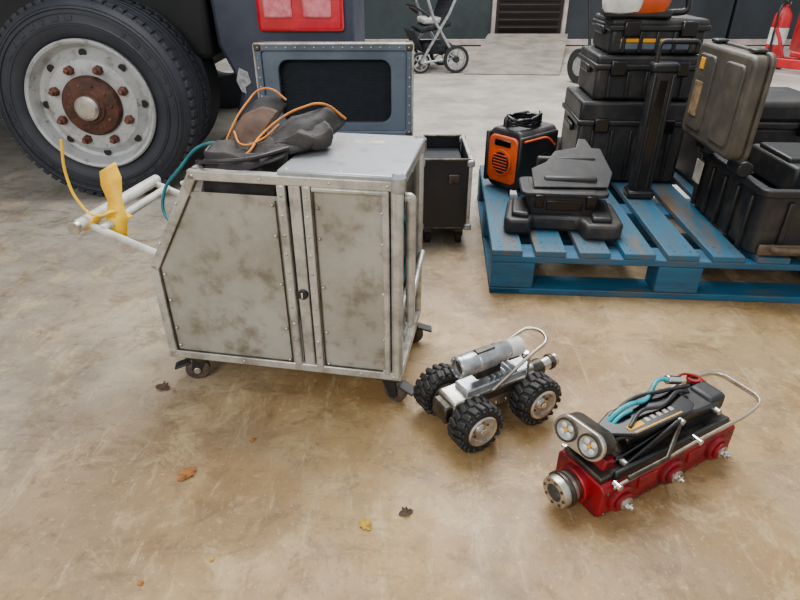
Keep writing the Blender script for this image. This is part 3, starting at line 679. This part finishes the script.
# ------------------------------------------------------------ red crawler with lift arm
r2=root('pipe_crawler_lift_chassis',(.437,.786,0),28.4)
r2.scale=(1.02,1.02,.97)
B0,B1=.010,.136
def octo(y0,y1,z0,z1,c):
    return [(y0+c,z0),(y1-c,z0),(y1,z0+c),(y1,z1-c),(y1-c,z1),(y0+c,z1),(y0,z1-c),(y0,z0+c)]
prism(r2,'chassis',octo(B0,B1,.001,.088,.010),(-.048,0,0),(0,1,0),(0,0,1),.385,REDM,bevel=.004,seg=3)
xs=(0.0,.141,.282)
for k,x in enumerate(xs):
    for y,s in((B0,-1),(B1,1)):
        cyl(r2,'axle_boss_%d_%d'%(k,s),(x,y-s*.004,.044),(x,y+s*.009,.044),.031,REDM,seg=36,ch=.003)
        cyl(r2,'axle_boss_b_%d_%d'%(k,s),(x,y+s*.008,.044),(x,y+s*.016,.044),.021,REDM,seg=32,ch=.002)
        ring(r2,'axle_seal_%d_%d'%(k,s),(x,y+s*.015,.044),(0,s,0),.015,.008,.004,STEEL)
        cyl(r2,'axle_shaft_%d_%d'%(k,s),(x,y+s*.014,.044),(x,y+s*.028,.044),.008,CHROME,seg=6,ch=.001)
        cyl(r2,'axle_pin_%d_%d'%(k,s),(x,y+s*.027,.044),(x,y+s*.034,.044),.0045,STEEL)
for k,x in enumerate((.07,.212)):
    box(r2,'side_rib_%d'%k,(x,B0-.001,.06),(.05,.006,.03),REDM,bevel=.002)
bolts(r2,'side_bolts',[(x,B0,z) for x in(-.036,.055,.087,.195,.227,.322) for z in(.016,.072)],(0,-1,0),.0036,.003,STEELD)
YC=.075
box(r2,'deck',(.14,YC,.094),(.37,.10,.014),STEELD,bevel=.004)
box(r2,'side_frame',(.15,B0+.012,.099),(.33,.010,.022),BLACK,bevel=.003)
cyl(r2,'front_neck',(-.046,YC,.050),(-.064,YC,.050),.038,REDM)
cyl(r2,'front_flange',(-.062,YC,.050),(-.074,YC,.050),.031,STEELD)
ring(r2,'front_socket',(-.072,YC,.050),(-1,0,0),.033,.019,.036,STEEL,40)
ring(r2,'front_socket_collar',(-.082,YC,.050),(-1,0,0),.037,.030,.010,STEELD,40)
cyl(r2,'socket_inner',(-.072,YC,.050),(-.081,YC,.050),.020,BLACK)
bolts(r2,'socket_pins',[(-.0815,YC+.010*math.cos(a),.050+.010*math.sin(a)) for a in[q*pi/3 for q in range(6)]],(-1,0,0),.002,.005,CHROME)
bolts(r2,'socket_studs',[(-.108,YC+.026*math.cos(a),.050+.026*math.sin(a)) for a in[q*pi/4 for q in range(8)]],(-1,0,0),.0035,.003,STEELD)
LX,LZ=-.030,.150
tilt=Vector((-1,-.12,.30)).normalized(); uv=Vector((-.12,1,0)).normalized(); upv=tilt.cross(uv).normalized()
if upv.z<0: upv=-upv
LC=Vector((LX,.096,LZ))
wv=uv.cross(upv); sgn=1 if wv.dot(tilt)>0 else -1
prism(r2,'lamp_housing',rrect(.112,.056,.027,8),LC-tilt*.026,uv,upv,.040*sgn,STEELD,bevel=.003)
prism(r2,'lamp_front_bezel',rrect(.116,.060,.029,8),LC+tilt*.010,uv,upv,.010*sgn,STEEL,bevel=.002)
for k,s in enumerate((-1,1)):
    c=LC+uv*s*.0275+tilt*.0195
    ring(r2,'lamp_ring_%d'%k,c,tilt,.025,.0205,.005,STEELD,36)
    lathe(r2,'lamp_reflector_%d'%k,[(.0215,.004),(.013,.0016),(.006,.0008),(0,.0008)],c,tilt,SILV,32)
    bolts(r2,'lamp_leds_%d'%k,[c+tilt*.002+uv*.011*math.cos(a)+upv*.011*math.sin(a) for a in [q*pi/2+.78 for q in range(4)]],tilt,.0065,.002,LED)
    cyl(r2,'lamp_centre_%d'%k,c+tilt*.001,c+tilt*.004,.004,YST)
box(r2,'lamp_bracket',(LX+.020,.096,LZ-.02),(.03,.07,.05),BLACK,bevel=.006)
prism(r2,'front_fairing',[(-.03,.088),(.03,.088),(.02,.110),(-.02,.124)],(0,.125,0),(1,0,0),(0,0,1),.085,REDM,bevel=.004)
def plate(name,pts,y,t,mat): return prism(r2,name,[(a,.088+(b-.088)*.85) for a,b in pts],(0,y+t,0),(1,0,0),(0,0,1),t,mat,bevel=.0025)
for k,y in enumerate((.038,.107)):
    plate('lift_arm_%d'%k,[(.0,.112),(.012,.103),(.10,.122),(.20,.142),(.28,.128),(.292,.138),(.285,.150),(.20,.166),(.10,.146),(.005,.126)],y,.009,BLACKG)
    q=-1 if k==0 else 1
    plate('lift_link_%d'%k,[(.03,.10),(.05,.098),(.17,.160),(.165,.174),(.15,.176),(.03,.112)],y+q*.009,.006,BLACK)
    plate('lift_link_b_%d'%k,[(.30,.10),(.28,.098),(.16,.158),(.165,.174),(.18,.172),(.30,.112)],y-q*.009,.006,BLACK)
    for nm,x,z in(('f',.02,.109),('m',.165,.154),('r',.285,.130)): cyl(r2,'pivot_%s_%d'%(nm,k),(x,y-.012,z),(x,y+.021,z),.007,STEEL)
TZ=.156
prism(r2,'top_plate',[(.005,.066),(.05,.040),(.20,.036),(.225,.05),(.225,.105),(.20,.118),(.05,.116),(.005,.10)],(0,0,TZ),(1,0,0),(0,1,0),.008,BLACKG,bevel=.003)
prism(r2,'sticker_yellow',[(.045,.054),(.085,.054),(.085,.066),(.045,.066)],(0,0,TZ+.0082),(1,0,0),(0,1,0),.0008,YST,bevel=0)
for k in range(5): box(r2,'sticker_mark_%d'%k,(.100+k*.017,.062,TZ+.0084),(.009,.010,.0006),PAPER,bevel=0)
prism(r2,'sticker_line',[(.05,.045),(.18,.043),(.18,.046),(.05,.048)],(0,0,TZ+.0082),(1,0,0),(0,1,0),.0006,YST,bevel=0)
for k,(a,b) in enumerate((((.0,.068,.145),(.05,.05,TZ)),((.0,.10,.145),(.05,.11,TZ)))):
    tube(r2,'front_strut_%d'%k,[(-.015,.088+k*.02,.125),a,b],.005,BLACK,smooth=False)
box(r2,'motor_block',(.25,YC,.120),(.11,.070,.045),BLACK,bevel=.008,seg=3)
box(r2,'motor_cap',(.305,YC,.128),(.05,.06,.045),BLACKD,bevel=.01,seg=3)
cyl(r2,'actuator',(.06,YC,.112),(.20,YC,.116),.014,STEELD)
tube(r2,'cyan_hose',[(-.005,.095,.150),(.02,.095,.156),(.05,.098,.172),(.09,.10,.178),(.135,.10,.171),(.165,.112,.173),(.20,.125,.182),(.23,.122,.174)],.005,CYAN)
tube(r2,'cyan_hose_b',[(.02,.085,.15),(.05,.088,.170),(.085,.09,.172)],.004,CYAN)
cyl(r2,'hose_plug',(.225,.123,.175),(.262,.118,.162),.010,CHROME)
tube(r2,'black_cable',[(.05,.06,.166),(.10,.078,.174),(.15,.072,.171),(.21,.085,.174),(.26,.09,.150)],.004,BLACK)
tube(r2,'black_cable_b',[(.04,.10,.166),(.12,.115,.172),(.19,.10,.175),(.28,.105,.150)],.0045,BLACK)
cyl(r2,'rear_stub',(.315,.118,.10),(.315,.118,.148),.012,STEELD); ring(r2,'rear_red_ring',(.315,.118,.142),(0,0,1),.015,.009,.008,REDM)
tube(r2,'red_cable',rpts([(.26,.13,.148),(.30,.138,.157),(.33,.11,.148),(.33,.08,.135)],.02),.003,REDM,smooth=False)
cyl(r2,'rear_coupling',(.333,YC,.055),(.36,YC,.055),.026,STEEL)
def flatbar(name,pts,w,mat,th=.003):
    bm=bmesh.new();A=[];B=[]
    for p in pts:
        p=Vector(p);A.append(bm.verts.new(p-Vector((0,0,w/2))));B.append(bm.verts.new(p+Vector((0,0,w/2))))
    for i in range(len(pts)-1): bm.faces.new((A[i],A[i+1],B[i+1],B[i]))
    o=fin(bm,name,r2,mat,smooth=True,angle=60); s=o.modifiers.new('so','SOLIDIFY'); s.thickness=th; s.offset=0
flatbar('carry_handle',rpts([(-.03,.006,.090),(.20,.006,.106),(.36,.006,.110),(.425,.016,.114),(.425,.135,.116),(.36,.145,.114),(.25,.145,.105)],.05,8),.012,STEEL)
cyl(r2,'bar_bolt_a',(-.02,-.002,.091),(-.02,.016,.091),.007,CHROME); cyl(r2,'bar_bolt_b',(.20,-.002,.106),(.20,.02,.106),.007,CHROME)
tube(r2,'side_link',[(.0,.003,.105),(.10,.0,.112),(.16,.03,.150)],.005,STEELD,smooth=False)

# ------------------------------------------------------------ stroller
st=root('baby_stroller',(.33,6.5,0),12)
def swheel(x,y,r,i):
    ring(st,'tyre_%d'%i,(x,y-.018,r),(0,1,0),r,r*.78,.036,RUB); ring(st,'wheel_rim_%d'%i,(x,y-.012,r),(0,1,0),r*.80,r*.68,.024,SILV); cyl(st,'wheel_hub_%d'%i,(x,y-.02,r),(x,y+.02,r),r*.25,BLACK)
    for k in range(5):
        a=k*2*pi/5; tube(st,'spoke_%d_%d'%(i,k),[(x,y,r),(x+r*.72*math.cos(a),y,r+r*.72*math.sin(a))],.008,SILV,smooth=False)
for i,(x,y,r) in enumerate(((-.18,-.24,.10),(-.18,.24,.10),(.18,-.28,.13),(.18,.28,.13))): swheel(x,y,r,i)
for y in(-.26,.26):
    tube(st,'frame_a',[(-.18,y,.1),(.10,y,.55),(.30,y,1.0)],.014,SILV,smooth=False)
    tube(st,'frame_b',[(.18,y,.14),(-.06,y,.50),(-.14,y,.72)],.014,SILV,smooth=False)
    tube(st,'frame_c',[(-.18,y,.1),(.18,y,.14)],.012,SILV,smooth=False)
    tube(st,'brace_%d'%(y>0),[(.0,y,.40),(.18,y,.14)],.010,WOOD,smooth=False)
tube(st,'push_bar',[(.30,-.26,1.0),(.32,-.26,1.03),(.32,.26,1.03),(.30,.26,1.0)],.018,WOOD,smooth=False)
tube(st,'bumper_bar',rpts([(-.10,-.26,.52),(-.22,-.24,.60),(-.22,.24,.60),(-.10,.26,.52)],.06),.016,BLACK,smooth=False)
tube(st,'axle_f',[(-.18,-.24,.1),(-.18,.24,.1)],.01,BLACK,smooth=False); tube(st,'axle_r',[(.18,-.28,.14),(.18,.28,.14)],.01,BLACK,smooth=False)
box(st,'seat',(-.02,0,.42),(.32,.44,.05),FABRIC,rot=(0,-12,0),bevel=.02,seg=3)
box(st,'backrest',(.14,0,.66),(.05,.44,.5),FABRIC,rot=(0,22,0),bevel=.02,seg=3)
box(st,'footrest',(-.20,0,.30),(.04,.36,.22),FABRIC,rot=(0,-25,0),bevel=.015)
lump(st,'canopy',(.10,0,.90),(.34,.44,.22),FABRIC,amp=.01,power=.6)
box(st,'basket',(.02,0,.22),(.30,.4,.10),FABRIC,bevel=.03,seg=3)
box(st,'blanket',(-.03,0,.47),(.2,.3,.06),ORWH,bevel=.02,seg=3)

# ------------------------------------------------------------ ramp
rp=root('steel_ramp_sheet',(1.36,7.2,0),0)
bm=bmesh.new()
A=[bm.verts.new(p) for p in((-.72,-1.05,.012),(.22,-1.10,.012),(.85,1.15,.17),(-.20,1.15,.17))]
bm.faces.new(A); o=fin(bm,'sheet',rp,RAMPM); s=o.modifiers.new('so','SOLIDIFY'); s.thickness=.012
box(rp,'support',(.3,1.05,.065),(.9,.12,.13),STEELD)
# ------------------------------------------------------------ hand truck behind the stack
hk=root('hand_truck',(1.82,5.75,0),25)
for s in(-1,1):
    ring(hk,'tyre_%d'%s,(s*.19-.03,0,.15),(1,0,0),.15,.085,.06,RUB); cyl(hk,'wheel_disc_%d'%s,(s*.19-.02,0,.15),(s*.19+.02,0,.15),.088,SILV)
    tube(hk,'rail_%d'%s,[(s*.14,-.10,.04),(s*.14,.06,.7),(s*.14,.10,1.05)],.014,BLACK,smooth=False)
tube(hk,'axle',[(-.2,0,.15),(.2,0,.15)],.012,STEELD,smooth=False)
for z in(.3,.5,.7): tube(hk,'rung',[(-.14,-.10+.16*(z-.04)/.66,z),(.14,-.10+.16*(z-.04)/.66,z)],.01,BLACK,smooth=False)
box(hk,'toe_plate',(0,-.20,.03),(.36,.2,.008),STEELD)
# ------------------------------------------------------------ red workshop gear (right edge)
rt=root('red_tool_chest',(4.72,6.9,0),-15)
box(rt,'cabinet',(0,0,.50),(.68,.42,.78),REDP,bevel=.015)
for k in range(5):
    box(rt,'drawer_%d'%k,(0,-.215,.20+k*.15),(.62,.02,.13),REDP,bevel=.006); box(rt,'drawer_pull_%d'%k,(0,-.232,.235+k*.15),(.5,.015,.015),SILV)
for sx in(-1,1):
    for sy in(-1,1): cyl(rt,'wheel',(sx*.28-.015,sy*.16,.05),(sx*.28+.015,sy*.16,.05),.05,RUB); box(rt,'fork',(sx*.28,sy*.16,.09),(.05,.05,.05),STEELD)
box(rt,'top_mat',(0,0,.90),(.66,.40,.02),BLACK)
fe=root('fire_extinguisher',(4.02,6.75,0),20)
lathe(fe,'cylinder',[(0,.0),(.075,.0),(.085,.012),(.085,.46),(.075,.51),(.045,.55),(.028,.57),(.028,.60),(0,.60)],(0,0,0),(0,0,1),REDP,40)
ring(fe,'label',(0,0,.22),(0,0,1),.0865,.084,.16,ORWH,40)
box(fe,'valve',(0,0,.615),(.04,.05,.04),BLACK,bevel=.006); box(fe,'lever',(0,-.05,.65),(.025,.13,.012),BLACK,rot=(12,0,0)); cyl(fe,'gauge',(.02,0,.61),(.04,0,.61),.018,SILV)
tube(fe,'hose',[(-.02,0,.61),(-.09,-.02,.58),(-.11,-.03,.40),(-.10,-.03,.20)],.012,BLACK); cyl(fe,'nozzle',(-.10,-.03,.20),(-.10,-.03,.10),.014,BLACK,r2=.024)
fj=root('floor_jack',(4.05,6.2,0),40)
box(fj,'body_l',(-.09,0,.09),(.02,.6,.09),REDP,bevel=.01); box(fj,'body_r',(.09,0,.09),(.02,.6,.09),REDP,bevel=.01)
for sx in(-1,1):
    cyl(fj,'wheel_f',(sx*.12-.02,-.27,.06),(sx*.12+.02,-.27,.06),.06,WHITE); cyl(fj,'wheel_r',(sx*.12-.015,.27,.035),(sx*.12+.015,.27,.035),.035,STEELD)
box(fj,'lift_arm',(0,-.05,.15),(.07,.42,.05),REDP,rot=(8,0,0),bevel=.01); cyl(fj,'saddle',(0,-.24,.14),(0,-.24,.165),.05,STEELD)
tube(fj,'handle',[(0,.22,.12),(0,.30,.30),(0,.36,.40)],.018,REDP,smooth=False)

# ------------------------------------------------------------ leaves and debris
def leaf(name,x,y,s,rz,mat,curl=.35):
    bm=bmesh.new(); out=[(0,-1),(.35,-.75),(.3,-.45),(.65,-.3),(.5,0),(.75,.3),(.4,.45),(.3,.8),(0,1.05),(-.3,.75),(-.45,.4),(-.7,.25),(-.5,-.05),(-.6,-.4),(-.3,-.5),(-.3,-.8)]
    c=bm.verts.new((0,0,.02)); V=[bm.verts.new((a,b*.9,.05+curl*(a*a)*.8+.1*random.random())) for a,b in out]
    for i in range(len(V)): bm.faces.new((c,V[i],V[(i+1)%len(V)]))
    for v in bm.verts: v.co*=s
    o=fin(bm,name,None,mat,smooth=False); o.location=(x,y,.0005); o.rotation_euler=(0,0,rz)
    so=o.modifiers.new('so','SOLIDIFY'); so.thickness=.0006
leaf('fallen_leaf',-.458,.893,.026,-.6,LEAFO)
leaf('fallen_leaf.001',-.067,.763,.018,.7,LEAFY)
leaf('fallen_leaf.002',.012,.792,.017,1.9,LEAFB,.8)
leaf('fallen_leaf.003',-.347,.687,.007,.2,LEAFY)
leaf('fallen_leaf.004',-.615,1.189,.024,1.2,LEAFB,.6)
leaf('fallen_leaf.005',-.34,.998,.010,2.2,LEAFO)
leaf('fallen_leaf.006',-.46,.64,.008,1.,LEAFO)

# ------------------------------------------------------------ light
w=bpy.data.worlds.new('world'); scene.world=w; w.use_nodes=True
b=w.node_tree.nodes['Background']; b.inputs[0].default_value=(.92,.96,1,1); b.inputs[1].default_value=.88
def area(name,loc,tgt,size,e,c=(1,1,1)):
    l=bpy.data.lights.new(name,'AREA'); l.shape='RECTANGLE'; l.size,l.size_y=size; l.energy=e; l.color=c
    o=bpy.data.objects.new(name,l); col.objects.link(o); o.location=loc
    o.rotation_euler=(Vector(tgt)-Vector(loc)).to_track_quat('-Z','Y').to_euler()
area('skylight_lamp',(.2,3.0,3.8),(.1,1.8,0),(2.4,2.0),250,(1,.985,.955))
area('yard_fill_lamp',(1.2,6.3,4.2),(1.2,6.0,0),(4.0,2.4),330,(1,.99,.98))  # fill lamp added above the back area to brighten the far floor
area('doorway_daylight',(-1.8,-2.2,2.6),(0,1.8,.3),(2.2,1.8),105,(1,.97,.92))

# ------------------------------------------------------------ camera
cd_=bpy.data.cameras.new('camera'); cam=bpy.data.objects.new('camera',cd_); col.objects.link(cam)
cam.location=(0,0,.95); cam.rotation_euler=(math.radians(60),0,0)
cd_.sensor_width=36; cd_.lens=580/800*36; cd_.clip_start=.05
scene.camera=cam
